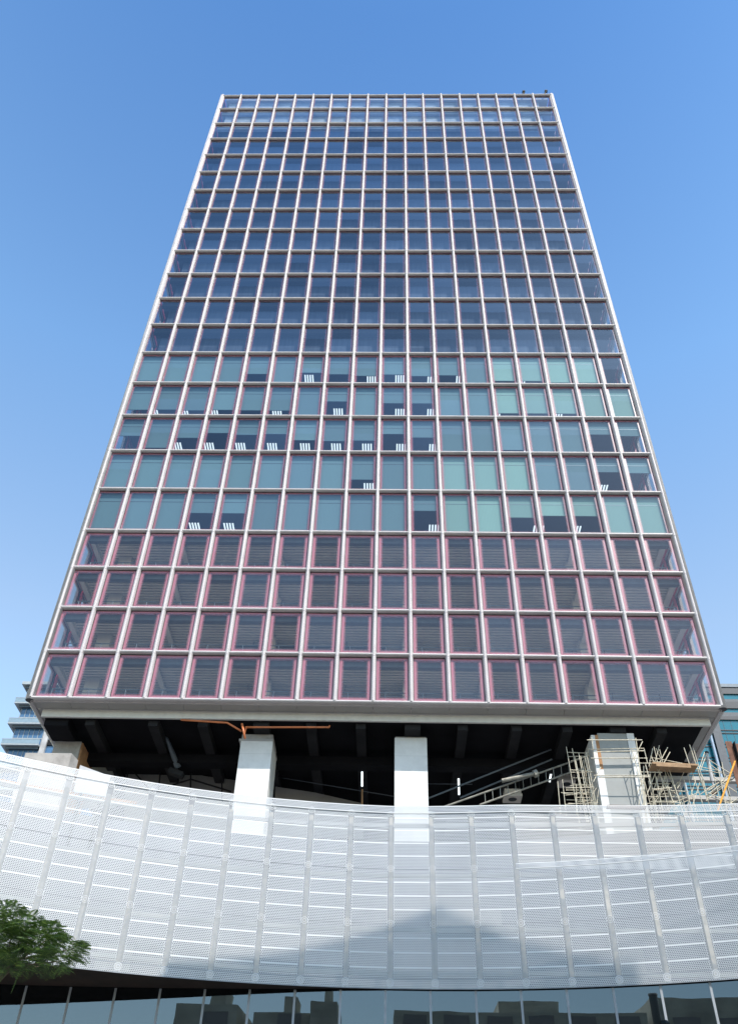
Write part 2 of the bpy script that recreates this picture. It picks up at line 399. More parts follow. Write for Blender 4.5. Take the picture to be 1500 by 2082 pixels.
# windows: gasket frame (part) with a fritted pane (sub-part)
def frame_geo(mb, org, tx, w_, z0, z1, n, mi=0, g_=.045, d=.07):
    # org: lower-left point; tx: unit vector along; n: outward normal
    o_ = Vector(org); u = Vector((0, 0, 1)); h = z1 - z0; n = Vector(n); tx = Vector(tx)
    for a, b, c, e in ((0, g_, 0, h), (w_ - g_, w_, 0, h), (g_, w_ - g_, 0, g_), (g_, w_ - g_, h - g_, h)):
        P = [o_ + tx * a + u * c, o_ + tx * b + u * c, o_ + tx * b + u * c + n * d, o_ + tx * a + u * c + n * d]
        mb.hexa(P + [p + u * (e - c) for p in P], mi)
def pane_geo(mb, org, tx, w_, z0, z1, n, mi=0, g_=.045, off=.03):
    o_ = Vector(org) + Vector(n) * off; u = Vector((0, 0, 1)); h = z1 - z0; tx = Vector(tx)
    a, b, c, e = g_, w_ - g_, g_, h - g_; hw = (b - a) / 2; hh = (e - c) / 2
    mb.face((o_ + tx * a + u * c, o_ + tx * b + u * c, o_ + tx * b + u * e, o_ + tx * a + u * e), mi, [(-hw, -hh), (hw, -hh), (hw, hh), (-hw, hh)], (hw, hh))
WX0 = PW - .02; WW = BAY - 2 * WX0; TZ = .11
def win_z(r): return Z[r] + TZ, Z[r + 1] - TZ
GL = ['pane'] * 4 + ['pane_mid'] * 5 + ['pane_high'] * 13; MI = {'pane': 1, 'pane_mid': 2, 'pane_high': 3}
protos = {}
def window_proto(r):
    h = (round(Z[r + 1] - Z[r], 2), GL[r])
    z0, z1 = win_z(r)
    if h not in protos:
        a = MB(); frame_geo(a, (0, 0, 0), (1, 0, 0), WW, 0, z1 - z0, (0, -1, 0)); b = MB(); pane_geo(b, (0, 0, 0), (1, 0, 0), WW, 0, z1 - z0, (0, -1, 0))
        protos[h] = (a.mesh('window', [M['gasket']]), b.mesh('pane', [M[GL[r]]]))
    return protos[h]
n_ind = 0
rest = MB()
for r in range(22):
    order = sorted(range(NB), key=lambda i: abs(i - 8.5))
    fm, pm = window_proto(r)
    for i in order:
        z0, z1 = win_z(r)
        if n_ind < 100:
            wo = obj('window', fm, tower); wo.location = Vector((i * BAY + WX0, 0, z0)) - T0
            obj('pane', pm, wo); n_ind += 1
        else:
            frame_geo(rest, (i * BAY + WX0, 0, z0), (1, 0, 0), WW, z0, z1, (0, -1, 0), 0); pane_geo(rest, (i * BAY + WX0, 0, z0), (1, 0, 0), WW, z0, z1, (0, -1, 0), MI[GL[r]])
    for j in range(NS):
        z0, z1 = win_z(r)
        frame_geo(rest, (W, j * BAY + WX0, z0), (0, 1, 0), WW, z0, z1, (1, 0, 0), 0); pane_geo(rest, (W, j * BAY + WX0, z0), (0, 1, 0), WW, z0, z1, (1, 0, 0), MI[GL[r]])
        frame_geo(rest, (0, (j + 1) * BAY - WX0, z0), (0, -1, 0), WW, z0, z1, (-1, 0, 0), 0); pane_geo(rest, (0, (j + 1) * BAY - WX0, z0), (0, -1, 0), WW, z0, z1, (-1, 0, 0), MI[GL[r]])
o = rest.build('window_grid', [M['gasket'], M['pane'], M['pane_mid'], M['pane_high']]); tpart(o); o['kind'] = 'stuff'

# red steel frames just inside the side glazing
mb = MB()
for x in (.14, W - .14):
    for j in range(1, NS): mb.box(x - .07, x + .07, j * BAY - .09, j * BAY + .09, ZB + .3, Z[22] - .5)
    for k in range(0, 23): mb.box(x - .055, x + .055, .12, DEP - .1, Z[k] - .13 if k else Z[k] + .02, Z[k] + .13)
tpart(mb.build('side_frame', M['red']))

# floors
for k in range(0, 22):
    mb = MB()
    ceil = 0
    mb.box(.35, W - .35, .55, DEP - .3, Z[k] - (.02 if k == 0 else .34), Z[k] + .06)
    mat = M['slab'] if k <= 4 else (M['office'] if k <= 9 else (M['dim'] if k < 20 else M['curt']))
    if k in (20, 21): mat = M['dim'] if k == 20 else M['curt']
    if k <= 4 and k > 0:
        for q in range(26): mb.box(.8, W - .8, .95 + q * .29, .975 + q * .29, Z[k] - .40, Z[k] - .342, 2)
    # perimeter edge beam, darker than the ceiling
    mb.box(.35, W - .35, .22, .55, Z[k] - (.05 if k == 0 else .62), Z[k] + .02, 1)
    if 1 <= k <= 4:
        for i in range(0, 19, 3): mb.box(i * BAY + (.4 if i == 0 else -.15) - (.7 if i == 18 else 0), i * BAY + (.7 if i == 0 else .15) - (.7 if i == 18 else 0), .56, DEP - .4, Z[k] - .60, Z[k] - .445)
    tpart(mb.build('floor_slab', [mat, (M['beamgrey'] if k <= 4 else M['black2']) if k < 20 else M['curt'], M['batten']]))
mb = MB(); mb.box(.35, W - .35, .3, DEP - .3, Z[22] - .3, Z[22] + .1); tpart(mb.build('roof_slab', M['slab']))
# core walls
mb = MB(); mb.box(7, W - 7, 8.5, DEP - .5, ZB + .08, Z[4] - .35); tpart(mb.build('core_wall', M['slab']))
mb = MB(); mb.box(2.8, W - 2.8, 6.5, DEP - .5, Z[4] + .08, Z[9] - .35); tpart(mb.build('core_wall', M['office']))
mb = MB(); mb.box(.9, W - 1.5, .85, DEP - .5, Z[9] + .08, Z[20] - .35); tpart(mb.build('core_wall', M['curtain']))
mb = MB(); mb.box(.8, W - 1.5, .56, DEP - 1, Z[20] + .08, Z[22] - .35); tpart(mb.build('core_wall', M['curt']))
mb = MB(); mb.box(.35, W - .35, DEP - .28, DEP, ZB, Z[22]); tpart(mb.build('rear_wall', M['pale']))
# concrete-cased columns of the four open floors
for xx in (13.0, 22.0, 33.2, 2.4):
    mb = MB(); mb.box(xx - .45, xx + .45, 2.2, 3.1, ZB + .08, Z[4] - .35); tpart(mb.build('inner_column', M['slab']))
# railings and red sprinkler pipes on the four open floors
for k in range(4):
    mb = MB(); z = Z[k] + .07
    for hz in (.35, .6, .85, 1.1): mb.tube((.7, .75, z + hz), (W - .7, .75, z + hz), .022 if hz < 1 else .035, n=6)
    for x in [.7 + i * 2.2 for i in range(18)] + [W - .7]: mb.tube((x, .75, z), (x, .75, z + 1.1), .028, n=6)
    for x in (.7, W - .7):
        for hz in (.6, 1.1): mb.tube((x, .75, z + hz), (x, 8, z + hz), .03, n=6)
        mb.tube((x, 2.6, z), (x, 2.6, z + 1.1), .025, n=6)
        mb.tube((x, .75, z + 1.1), (x, 2.6, z), .022, n=6)
    tpart(mb.build('railing', M['rail']))
    mb = MB(); z = Z[k + 1] - .85
    y = 3.4
    mb.tube((3.5, y, z), (9.5, y, z), .045, n=6); mb.tube((3.5, y, z), (3.0, y, z - 1.2), .04, n=6)
    mb.tube((10.2, y - .7, z), (20.5, y - .7, z), .05, n=6); mb.tube((21, y, z - .1), (30, y, z - .1), .045, n=6)
    mb.tube((31.4, y - .2, z), (34.5, y - .2, z), .04, n=6); mb.tube((34.5, y - .2, z), (34.5, y - .2, z + .4), .035, n=6); mb.tube((36.2, y - .2, z), (37.4, y - .2, z), .04, n=6); mb.tube((37.4, y - .2, z), (37.4, y - .2, z + .4), .04, n=6)
    for x in (5, 8, 12, 15, 18, 23, 26, 29, 32.5): mb.tube((x, y - (.7 if 10 < x < 20.4 else 0) , z), (x, y - (.7 if 10 < x < 20.4 else 0), z + .45), .02, n=5)
    tpart(mb.build('sprinkler_pipe', M['black2'] if k % 2 else M['rust']))

# blinds and ceiling lights of the five office floors (rows 4..8 from the bottom)
COV = {8: [.85, 1, 1, 1, .6, 1, .55, .6, .65, .6, .65, .62, .9, .8, .8, .85, .85, 0],
       7: [.75, .74, .76, .74, .75, .75, .95, .45, 1, .5, .5, 1, 1, .8, .8, .8, .88, .9],
       6: [.5, .85, .55, .4, .45, .42, .6, .62, .6, .4, .5, 1, 1, .85, 1, 1, .38, .42],
       5: [1, 1, 1, 1, 1, 1, .98, 1, .65, 1, 1, 1, 1, 1, 1, 1, .4, .42],
       4: [.9, .93, 1, .5, .5, .93, .92, .96, .95, 1, .4, .94, .96, .55, .5, .5, 1, 1]}
REFL_BAYS = {8: {13, 14, 15, 16}, 7: {13, 14, 15, 16, 17}, 6: set(), 5: {11, 12, 13}, 4: {11, 12, 13, 14, 15, 16, 17}}  # bays per row whose blinds have that reflection painted into their colour
bl = {}
for r, cv in COV.items():
    z0, z1 = win_z(r)
    for i, cvr in enumerate(cv):
        if cvr <= 0: continue
        key = (cvr, i in REFL_BAYS[r])
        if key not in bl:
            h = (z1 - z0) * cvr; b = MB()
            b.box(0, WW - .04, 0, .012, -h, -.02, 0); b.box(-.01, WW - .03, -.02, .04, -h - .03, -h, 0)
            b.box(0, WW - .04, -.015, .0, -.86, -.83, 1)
            bl[key] = b.mesh('blind', [M['blind_refl'] if key[1] else M['blind'], M['rail']])
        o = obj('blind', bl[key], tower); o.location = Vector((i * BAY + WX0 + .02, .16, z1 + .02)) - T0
a = MB(); a.box(-.43, .43, -.55, .55, .03, .10, 1)
for q in range(4): a.box(-.38 + q * .21, -.27 + q * .21, -.5, .5, 0, .028, 0)
lm = a.mesh('ceiling_light', [M['lamp'], M['office']])
for r, cv in COV.items():
    for i in range(18):
        x = 1.32 + i * 2.52
        if x > W - 1 or random.random() < .12: continue
        x += random.uniform(-.12, .12)
        o = obj('ceiling_light', lm, tower); o.location = Vector((x, {4: 3.4, 5: 3.15, 6: 2.75, 7: 2.55, 8: 2.25}[r], Z[r + 1] - .45)) - T0

# roof rail stubs
for p, q in (((36.25, .12, Z[22] + .1), (36.5, .05, Z[22] + 1.5)), ((38.7, .12, Z[22] + .1), (39.2, .0, Z[22] + 1.5))):
    mb = MB(); mb.tube(p, q, .09, n=8); e = Vector(q); mb.box(e.x - .16, e.x + .16, e.y - .12, e.y + .2, e.z - .05, e.z + .16)
    tpart(mb.build('davit_arm', M['pole']))
mb = MB(); mb.box(.35, 2.1, -.06, -.0, Z[22] + .16, Z[22] + .42); tpart(mb.build('parapet_cover', plain('blue_sheet', (.02, .16, .5), .5)))

# underside: perimeter soffit strip, edge band, black recess, beams
mb = MB()
zz = ZB - .06
for i in range(NB):
    mb.box(i * BAY + .012, (i + 1) * BAY - .012, -.02, .86, zz - .06, zz)
for j in range(1, NS):
    mb.box(W - .75, W + .02, j * BAY + .012 - (1.3 if j == 1 else 0), (j + 1) * BAY - .012, zz - .06, zz)
    mb.box(-.02, .75, j * BAY + .012 - (1.3 if j == 1 else 0), (j + 1) * BAY - .012, zz - .06, zz)
tpart(mb.build('soffit_panel', M['pale']))
mb = MB(); mb.box(.45, W - .45, .87, 1.02, ZB - .62, ZB - .10); tpart(mb.build('edge_band', M['cream']))
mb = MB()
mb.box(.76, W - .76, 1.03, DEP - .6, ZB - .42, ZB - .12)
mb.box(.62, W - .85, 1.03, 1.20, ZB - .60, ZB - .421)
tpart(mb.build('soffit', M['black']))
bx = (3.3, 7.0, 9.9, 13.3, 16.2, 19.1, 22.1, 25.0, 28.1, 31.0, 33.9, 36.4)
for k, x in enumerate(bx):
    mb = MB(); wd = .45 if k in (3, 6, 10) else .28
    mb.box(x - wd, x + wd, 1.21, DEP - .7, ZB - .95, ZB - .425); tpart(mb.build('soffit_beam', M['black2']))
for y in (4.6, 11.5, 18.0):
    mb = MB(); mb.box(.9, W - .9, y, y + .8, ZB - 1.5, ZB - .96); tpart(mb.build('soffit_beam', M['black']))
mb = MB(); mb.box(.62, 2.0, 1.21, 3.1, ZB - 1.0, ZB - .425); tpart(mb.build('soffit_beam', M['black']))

# pillars
def pillar(x0, x1, y0, y1, z1, mat, label, name='pillar', z0=0.0):
    mb = MB(); mb.box(x0, x1, y0, y1, z0, z1); o = tpart(mb.build(name, mat)); o['label'] = label; return o
p2 = pillar(12.12, 13.98, 2.0, 4.3, ZB - 1.4, M['paint'], 'white painted pillar below the orange pipe junction')
mb = MB(); mb.box(12.0, 14.0, 1.98, 4.4, ZB - 1.4, ZB - 1.27); o = mb.build('collar', M['pale'], p2); 
mb = MB(); mb.box(12.14, 13.96, 2.02, 4.2, ZB - 1.27, ZB - .96); mb.build('pillar_head', M['concrete'], p2)
p3 = pillar(21.07, 22.94, 2.0, 4.3, ZB - 1.05, M['paint'], 'white painted pillar in the middle under the tower')
mb = MB(); mb.box(21.12, 22.89, 2.05, 4.2, ZB - 1.05, ZB - .96); mb.build('pillar_head', M['concrete'], p3)
p1 = pillar(.75, 2.35, 3.2, 6.0, ZB - .96, M['concrete'], 'bare concrete pillar at the tower corner')
mb = MB(); mb.box(2.35, 2.43, 3.3, 5.8, 16, ZB - 1.0); mb.build('formwork', M['timber'], p1)
p4 = pillar(32.7, 34.35, 1.3, 3.6, ZB - .96, M['grey'], 'grey pillar wrapped in scaffolding')
mb = MB(); mb.box(34.35, 34.75, 1.25, 3.5, 0, ZB - .97); o = mb.build('cladding', M['paint'], p4)
mb = MB(); mb.box(32.3, 32.7, 1.28, 3.5, 0, ZB - 3.2); mb.box(32.3, 32.52, 1.28, 3.5, ZB - 3.2, ZB - 1.1); mb.build('cladding', M['paint'], p4)
mb = MB(); mb.box(32.52, 32.7, 1.27, 2.0, ZB - 3.2, ZB - 1.1); mb.build('formwork', M['timber'], p4)
for cp in (p1, p2, p3, p4):
    for ch in cp.children: ch.location = (0, 0, 0)
for x, y in ((13, 13), (22, 13), (33, 13), (2, 13), (17.5, 20), (27, 20), (7, 20)):
    mb = MB(); mb.box(x - .9, x + .9, y, y + 1.8, 0, ZB - .43); tpart(mb.build('pillar', M['black2']))

# ------------------------------------------------------------------ podium deck and inner wall
RS = 30.0; ZLO, ZTOP = 9.30, 15.12
ROW = [9.46, 11.19, 12.95]              # heights of the three rows of fixings
AZ = [0.2 + 2.645 * i for i in range(-12, 12)]
def r_up(az): t = max(0, (az - 7.5) / 13.0); return RS + .02 + 1.45 * t ** 1.3
def r_glass(az):
    t = max(0.0, (-az) / 21.5); return RS + .10 + 2.6 * t ** 1.6
def arc(mb, r0, r1, z0, z1, a0=-34, a1=34, n=34, mi=0):
    for k in range(n):
        b0 = a0 + (a1 - a0) * k / n; b1 = a0 + (a1 - a0) * (k + 1) / n
        mb.hexa([pol(b0, r0, z0), pol(b1, r0, z0), pol(b1, r1, z0), pol(b0, r1, z0), pol(b0, r0, z1), pol(b1, r0, z1), pol(b1, r1, z1), pol(b0, r1, z1)], mi)
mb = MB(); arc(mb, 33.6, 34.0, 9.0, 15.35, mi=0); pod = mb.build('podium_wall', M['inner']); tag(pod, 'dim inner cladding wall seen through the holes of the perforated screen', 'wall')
mb = MB()
arc(mb, 34.0, 44.0, 13.6, 14.0, -36, 36)
mb.box(-12, 54, -1.5, 34, 13.6, 14.0)
tag(mb.build('deck', M['floor']), kind='structure')
mb = MB()
for k in range(34):                      # soffit between street glass and screen
    b0 = -34 + 2 * k; b1 = b0 + 2
    mb.hexa([pol(b0, RS + .03, 9.30), pol(b1, RS + .03, 9.30), pol(b1, 34.0, 9.30), pol(b0, 34.0, 9.30), pol(b0, RS + .03, 9.36), pol(b1, RS + .03, 9.36), pol(b1, 34.0, 9.36), pol(b0, 34.0, 9.36)])
mb2 = mb
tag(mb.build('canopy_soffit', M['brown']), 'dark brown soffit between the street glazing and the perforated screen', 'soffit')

# ------------------------------------------------------------------ perforated screens (two ribbons)
def zt(az, z): return z + (z - 9.3) * .0022 * max(0, -az)     # the band rises a little towards the left
def quad_uv(mb, a0, a1, r0, r1, z0, z1, mi, off=0.0, u0=0.0):
    A, B = pol(a0, r0 - off, zt(a0, z0)), pol(a1, r1 - off, zt(a1, z0)); L = (B - A).length
    mb.face((A, B, pol(a1, r1 - off, zt(a1, z1)), pol(a0, r0 - off, zt(a0, z1))), mi, [(u0, z0), (u0 + L, z0), (u0 + L, z1), (u0, z1)])
def bar(mb, a0, a1, r0, r1, z0, z1, mi, off, th=.02):
    mb.hexa([pol(a0, r0 - off, zt(a0, z0)), pol(a1, r1 - off, zt(a1, z0)), pol(a1, r1 - off + th, zt(a1, z0)), pol(a0, r0 - off + th, zt(a0, z0)),
             pol(a0, r0 - off, zt(a0, z1)), pol(a1, r1 - off, zt(a1, z1)), pol(a1, r1 - off + th, zt(a1, z1)), pol(a0, r0 - off + th, zt(a0, z1))], mi)
DA = math.degrees(.105 / RS)
def panel(parent, i, rf, z0, z1, rails):
    a0, a1 = AZ[i] + DA, AZ[i + 1] - DA; R0, R1 = rf(AZ[i]), rf(AZ[i + 1])
    mb = MB(); quad_uv(mb, a0, a1, R0, R1, z0 + .003, z1 - .003, 0, 0, i * 1.385)
    for z in rails: bar(mb, a0 + .02, a1 - .02, R0, R1, z - .016, z + .016, 1, .004, .003)
    e = .55 / RS
    bar(mb, a0, a0 + e, R0, R0, z0 + .02, z1 - .02, 1, .006, .03); bar(mb, a1 - e, a1, R1, R1, z0 + .02, z1 - .02, 1, .006, .03)
    return mb.build('perforated_panel', [M['screen'], M['white']], parent)
def strip(parent, i, rf, z0, z1, nodes):
    a = AZ[i]; Rr = rf(a); mb = MB()
    quad_uv(mb, a - DA + .012, a + DA - .012, Rr, Rr, z0, z1, 0, .0, i * .77)
    tx = Vector((math.cos(rad(a)), -math.sin(rad(a)), 0)); n = Vector((-math.sin(rad(a)), -math.cos(rad(a)), 0))
    for z in nodes:
        c = pol(a, Rr, zt(a, z)) + n * .03
        for r_, w_ in ((.105, .007), (.05, .007)):
            N = 18
            for k in range(N):
                t0, t1 = 2 * math.pi * k / N, 2 * math.pi * (k + 1) / N
                P = lambda rr, t: c + tx * (rr * math.cos(t)) + Vector((0, 0, rr * math.sin(t)))
                mb.face((P(r_ - w_, t0), P(r_ + w_, t0), P(r_ + w_, t1), P(r_ - w_, t1)), 1)
    o = mb.build('joint_strip', [M['screen_strip'], M['white']], parent)
    return o
def edge(parent, rf, z0, z1, off, name, i0=0, i1=None, mat=None):
    mb = MB()
    for i in range(i0, (len(AZ) - 1) if i1 is None else i1):
        quad_uv(mb, AZ[i], AZ[i + 1], rf(AZ[i]), rf(AZ[i + 1]), z0, z1, 0, off, i * 1.385)
        bar(mb, AZ[i], AZ[i + 1], rf(AZ[i]), rf(AZ[i + 1]), z0 - .02, z0, 1, off, .03); bar(mb, AZ[i], AZ[i + 1], rf(AZ[i]), rf(AZ[i + 1]), z1, z1 + .02, 1, off, .03)
    return mb.build(name, mat or [M['screen'], M['white']], parent)
low = empty('perforated_screen', (0, 0, 0)); tag(low, 'lower curved band of white perforated metal panels above the street glazing', 'metal screen')
upp = empty('perforated_screen', (0, 0, 0)); tag(upp, 'upper curved band of white perforated metal panels, its top edge below the pillars', 'metal screen')
rl = lambda a: RS
NP = len(AZ) - 1
quart = lambda a, b: [a + (b - a) * q for q in (.25, .5, .75)]
ISPLIT = 15
for i in range(NP):
    panel(low, i, rl, ROW[0] + .1, ROW[1], quart(ROW[0], ROW[1])); panel(low, i, rl, ROW[1], ROW[2] - .02, quart(ROW[1], ROW[2]))
    zb = ROW[2] if i < ISPLIT else 11.2
    panel(upp, i, r_up, ROW[2] + .0, ZTOP - .25, [ROW[2] + (ROW[2] - ROW[1]) * q for q in (.25, .5, .75, 1.0)])
for i in range(NP + 1):
    strip(low, i, rl, ZLO, ROW[2], ROW[:3] if i < ISPLIT else ROW[:2]); strip(upp, i, r_up, ROW[2], ZTOP - .2, [ZTOP - .28])
edge(low, rl, ZLO + .01, ROW[0] + .1, .0, 'bottom_edge', mat=[M['screen'], M['jointgrey']])
edge(low, rl, ROW[2] - .02, ROW[2] + .12, .008, 'top_edge', ISPLIT)
edge(upp, r_up, ZTOP - .22, ZTOP, .03, 'top_edge')
# posts, rails and slab behind the screens
fr = empty('screen_frame', (0, 0, 0)); tag(fr, 'grey steel posts and rails carrying the perforated screens from behind', 'steel frame')
for i in range(NP + 1):
    mb = MB(); mb.beam(pol(AZ[i], r_up(AZ[i]) + .45, 9.37), pol(AZ[i], r_up(AZ[i]) + .45, 14.9), .14, .14); mb.build('post', M['steel'], fr)
for z in (9.9, 11.2, 12.95, 14.7):
    mb = MB()
    for i in range(NP): mb.beam(pol(AZ[i], r_up(AZ[i]) + .62, z), pol(AZ[i + 1], r_up(AZ[i + 1]) + .62, z), .1, .12)
    mb.build('rail', M['grey'], fr)
# pale boards seen glowing through the holes
BL = ['pale board low behind the screen, right of the tree', 'pale board low behind the right of the screen', 'wide pale board behind the screen below the middle pillar', 'long orange strip board behind the top of the screen']
k = 0
for a0, a1, z0, z1, lab in ((-17, -15, 10.1, 11.0, None), (13.3, 15.0, 10.0, 11.2, None), (3, 7, 12.2, 12.7, None), (-25, -16.5, 15.9, 16.02, 'o')):
    if a0 == -18.6: continue
    mb = MB(); arc(mb, 33.3, 33.4, z0, z1, a0, a1, 3)
    o = mb.build('cladding_board', M['backing'] if lab is None else M['timber'])
    tag(o, BL[k], 'board', 'boards behind the perforated screen' if lab is None else None); k += 1
mb = MB(); P0 = atr(163, 1556, 33.2); P1 = atr(222, 1578, 33.2); P0b = Vector((P0.x, P0.y, 16.0)); P1b = Vector((P1.x, P1.y, 16.0)); d = Vector((.03, .09, 0))
mb.hexa([P0b, P1b, P1b + d, P0b + d, P0, P1, P1 + d, P0 + d]); mb.box(P0b.x + .2, P0b.x + .3, P0b.y + .1, P0b.y + .2, 13.9, 16.0, 1); mb.box(P1b.x - .2, P1b.x - .1, P1b.y + .05, P1b.y + .15, 13.9, 16.0, 1); tag(mb.build('cladding_board', [M['curt'], M['black2']]), 'cream sunlit board standing behind the screen near the bare concrete pillar', 'board')
mb = MB(); P0 = atr(52, 1531, 34.5); P1 = atr(146, 1532, 34.5)
mb.hexa([(P0.x, P0.y, 12), (P1.x, P1.y, 12), (P1.x + .1, P1.y + .6, 12), (P0.x + .1, P0.y + .6, 12), P0, P1, P1 + Vector((.1, .6, 0)), P0 + Vector((.1, .6, 0))])
tag(mb.build('concrete_block', M['concrete']), 'pale concrete block rising behind the screen below the corner pillar', 'concrete block')

# ------------------------------------------------------------------ street glazing
GA = [-30.5, -28, -25.4, -22.75, -20.33, -17.97, -15.53, -13.05, -10.53, -7.97, -5.35, -2.69, -.07, 2.55, 5.18, 7.78, 10.38, 12.99, 15.6, 18.27, 20.9, 23.5, 26.1, 28.7]
gw = empty('street_glazing', (0, 0, 0)); tag(gw, 'dark reflective street glazing with slim grey joints below the perforated screen', 'glass wall')
for a0, a1 in zip(GA[:-1], GA[1:]):
    mb = MB(); A, B = pol(a0, r_glass(a0), 0.05), pol(a1, r_glass(a1), .05); h = Vector((0, 0, 9.245))
    mb.face((A, B, B + h, A + h)); n = Vector((0, .02, 0)); mb.face((A + n, A + h + n, B + h + n, B + n)); o = mb.build('pane', M['street_glass'], gw)
    nn = []                               # the panes are bent to the curve of the wall
    for lp in o.data.loops:
        v = o.data.vertices[lp.vertex_index].co; q = Vector((CP.x - v.x, CP.y - v.y, 0)).normalized(); nn.append(q if lp.index < 4 else -q)
    o.data.shade_smooth(); o.data.normals_split_custom_set(nn)
for a in GA:
    mb = MB(); p = pol(a, r_glass(a) - .0, 0.02); mb.beam(p, p + Vector((0, 0, 9.25)), .07, .05, up=Vector((0, 1, 0))); mb.build('joint', M['jointgrey'], gw)
mb = MB()
for k in range(34):
    b0 = -34 + 2 * k; b1 = b0 + 2
    mb.face((pol(b0, 36, 0), pol(b1, 36, 0), pol(b1, 36, 9.25), pol(b0, 36, 9.25)))
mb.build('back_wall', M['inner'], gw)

# ------------------------------------------------------------------ things under the tower
def pipe(name, pts, r, mat, label, cat, group=None):
    mb = MB(); mb.path([Vector(p) for p in pts], r, 10); o = mb.build(name, mat); tag(weld(o), label, cat, group); return o
Y = .8
pp = [at(368, 1464, Y), at(462, 1470, Y), at(491, 1487, Y)]
pipe('drain_pipe', pp, .055, M['orange'], 'orange pipe bending down to the left of the pipe junction', 'pipe')
pipe('drain_pipe', [at(497, 1492, Y), at(500, 1479, Y), at(668, 1479, Y), at(670, 1476, Y + .3)], .055, M['orange'], 'long straight orange pipe running right from the pipe junction', 'pipe')
pipe('drain_pipe', [at(492, 1472, Y - .14), at(498, 1502, Y - .14)], .065, M['orange'], 'short upright orange pipe stub where the two orange pipes meet', 'pipe')
pipe('drain_pipe', [at(1340, 1532, 5), at(1391, 1532, 5), at(1393, 1525, 5)], .07, M['orange'], 'short copper pipe with an upturned end above the scaffold platform', 'pipe')
# lit tubes
for (x0, y0, x1, y1), lab in (((332, 1530, 339, 1556), 'slanting lit tube lamp left of the white pillars'), ((736, 1570, 736, 1599), 'upright lit tube lamp between the two white pillars'), ((932, 1584, 933, 1616), 'lit tube lamp just right of the middle pillar'), ((1120, 1573, 1117, 1590), 'dim blue lit tube lamp beneath the sloping truss')):
    t = empty('tube_lamp', at((x0 + x1) / 2, (y0 + y1) / 2, 6)); tag(t, lab, 'lamp')
    a = at(x0, y0, 6) - t.location; b = at(x1, y1, 6) - t.location
    mb = MB(); mb.tube(a, b, .055, n=8); mb.build('tube', M['tube'], t)
    mb = MB(); mb.beam(a + Vector((0, .1, .05)), b + Vector((0, .1, -.05)), .14, .06, up=Vector((0, 1, 0)));
    mb.tube(a + Vector((0, .1, 0)), a + Vector((0, .1, ZB - 1 - t.location.z - a.z)), .015, n=5); mb.build('holder', M['black2'], t)
# thin conduits
for k, (x0, y0, x1, y1, Yc, r) in enumerate(((185, 1513, 375, 1516, 6.5, .025), (355, 1535, 478, 1538, 6.5, .035), (560, 1538, 803, 1541, 6, .05), (562, 1580, 803, 1620, 8, .03), (937, 1544, 1140, 1547, 6, .035), (870, 1594, 960, 1595, 7, .03))):
    pipe('conduit', [at(x0, y0, Yc), at(x1, y1, Yc)], r, M['rail'], ['thin grey conduit hanging at the far left under the black soffit', 'grey conduit just left of the white pillar below the orange pipe', 'grey pipe strung between the two white pillars', 'sloping dark conduit low between the white pillars', 'thin conduit above the sloping truss', 'short conduit beside the tube lamp right of the middle pillar'][k], 'conduit')
# hanging arm at left
t = empty('hanging_bracket', at(325, 1470, 3)); tag(t, 'dark slanting bracket hanging from the soffit between bare and white pillars', 'bracket')
L = t.location
mb = MB(); pts = [at(325, 1470, 3) - L, at(338, 1500, 3.5) - L, at(362, 1560, 5) - L]; mb.tube(pts[0], pts[1], .05, n=8); mb.tube(pts[1], pts[2], .10, .2, n=8); mb.build('arm', M['rail'], t)
mb = MB(); mb.beam(at(345, 1568, 5) - L, at(372, 1578, 5) - L, .5, .3); mb.build('motor', M['black2'], t)
# ramp parapet panels
def wallpoly(pts, Yb, th, mat, name, label, cat):
    mb = MB(); P = [at(x, y, Yb) for x, y in pts]; Q = [p + Vector((0, th, 0)) for p in P]; n = len(P)
    mb.face(P[::-1]); mb.face(Q)
    for i in range(n): mb.face((P[i], P[(i + 1) % n], Q[(i + 1) % n], Q[i]))
    return tag(fix(mb.build(name, mat)), label, cat)
wallpoly([(258, 1542), (300, 1553), (360, 1567), (420, 1579), (480, 1587), (480, 1700), (250, 1700)], 8.5, .3, M['darkwall'], 'ramp_wall', 'dim grey ramp wall with sloping top left of the white pillars', 'wall')
wallpoly([(560, 1600), (640, 1612), (738, 1634), (738, 1700), (555, 1700)], 8.5, .3, M['darkwall'], 'ramp_wall', 'dim grey ramp wall with sloping top between the white pillars', 'wall')
wallpoly([(166, 1552), (228, 1556), (234, 1640), (160, 1640)], 7.0, .3, M['darkwall'], 'partition', 'dark partition right of the bare concrete pillar', 'partition')
mb = MB()
for x0, y0, x1, y1 in ((260, 1530, 258, 1600), (328, 1548, 322, 1610), (388, 1565, 387, 1625), (450, 1548, 452, 1630), (262, 1560, 300, 1600), (388, 1585, 340, 1600), (388, 1585, 470, 1610)):
    mb.tube(at(x0, y0, 8.1), at(x1, y1, 8.1), .05, n=6)
tag(mb.build('prop_frame', M['black2']), 'black props and braces standing before the ramp wall', 'prop frame')
pipe('timber_post', [at(736.5, 1606, 5), at(736, 1650, 5)], .055, M['timber'], 'slim orange brown post below the tube lamp between white pillars', 'post')

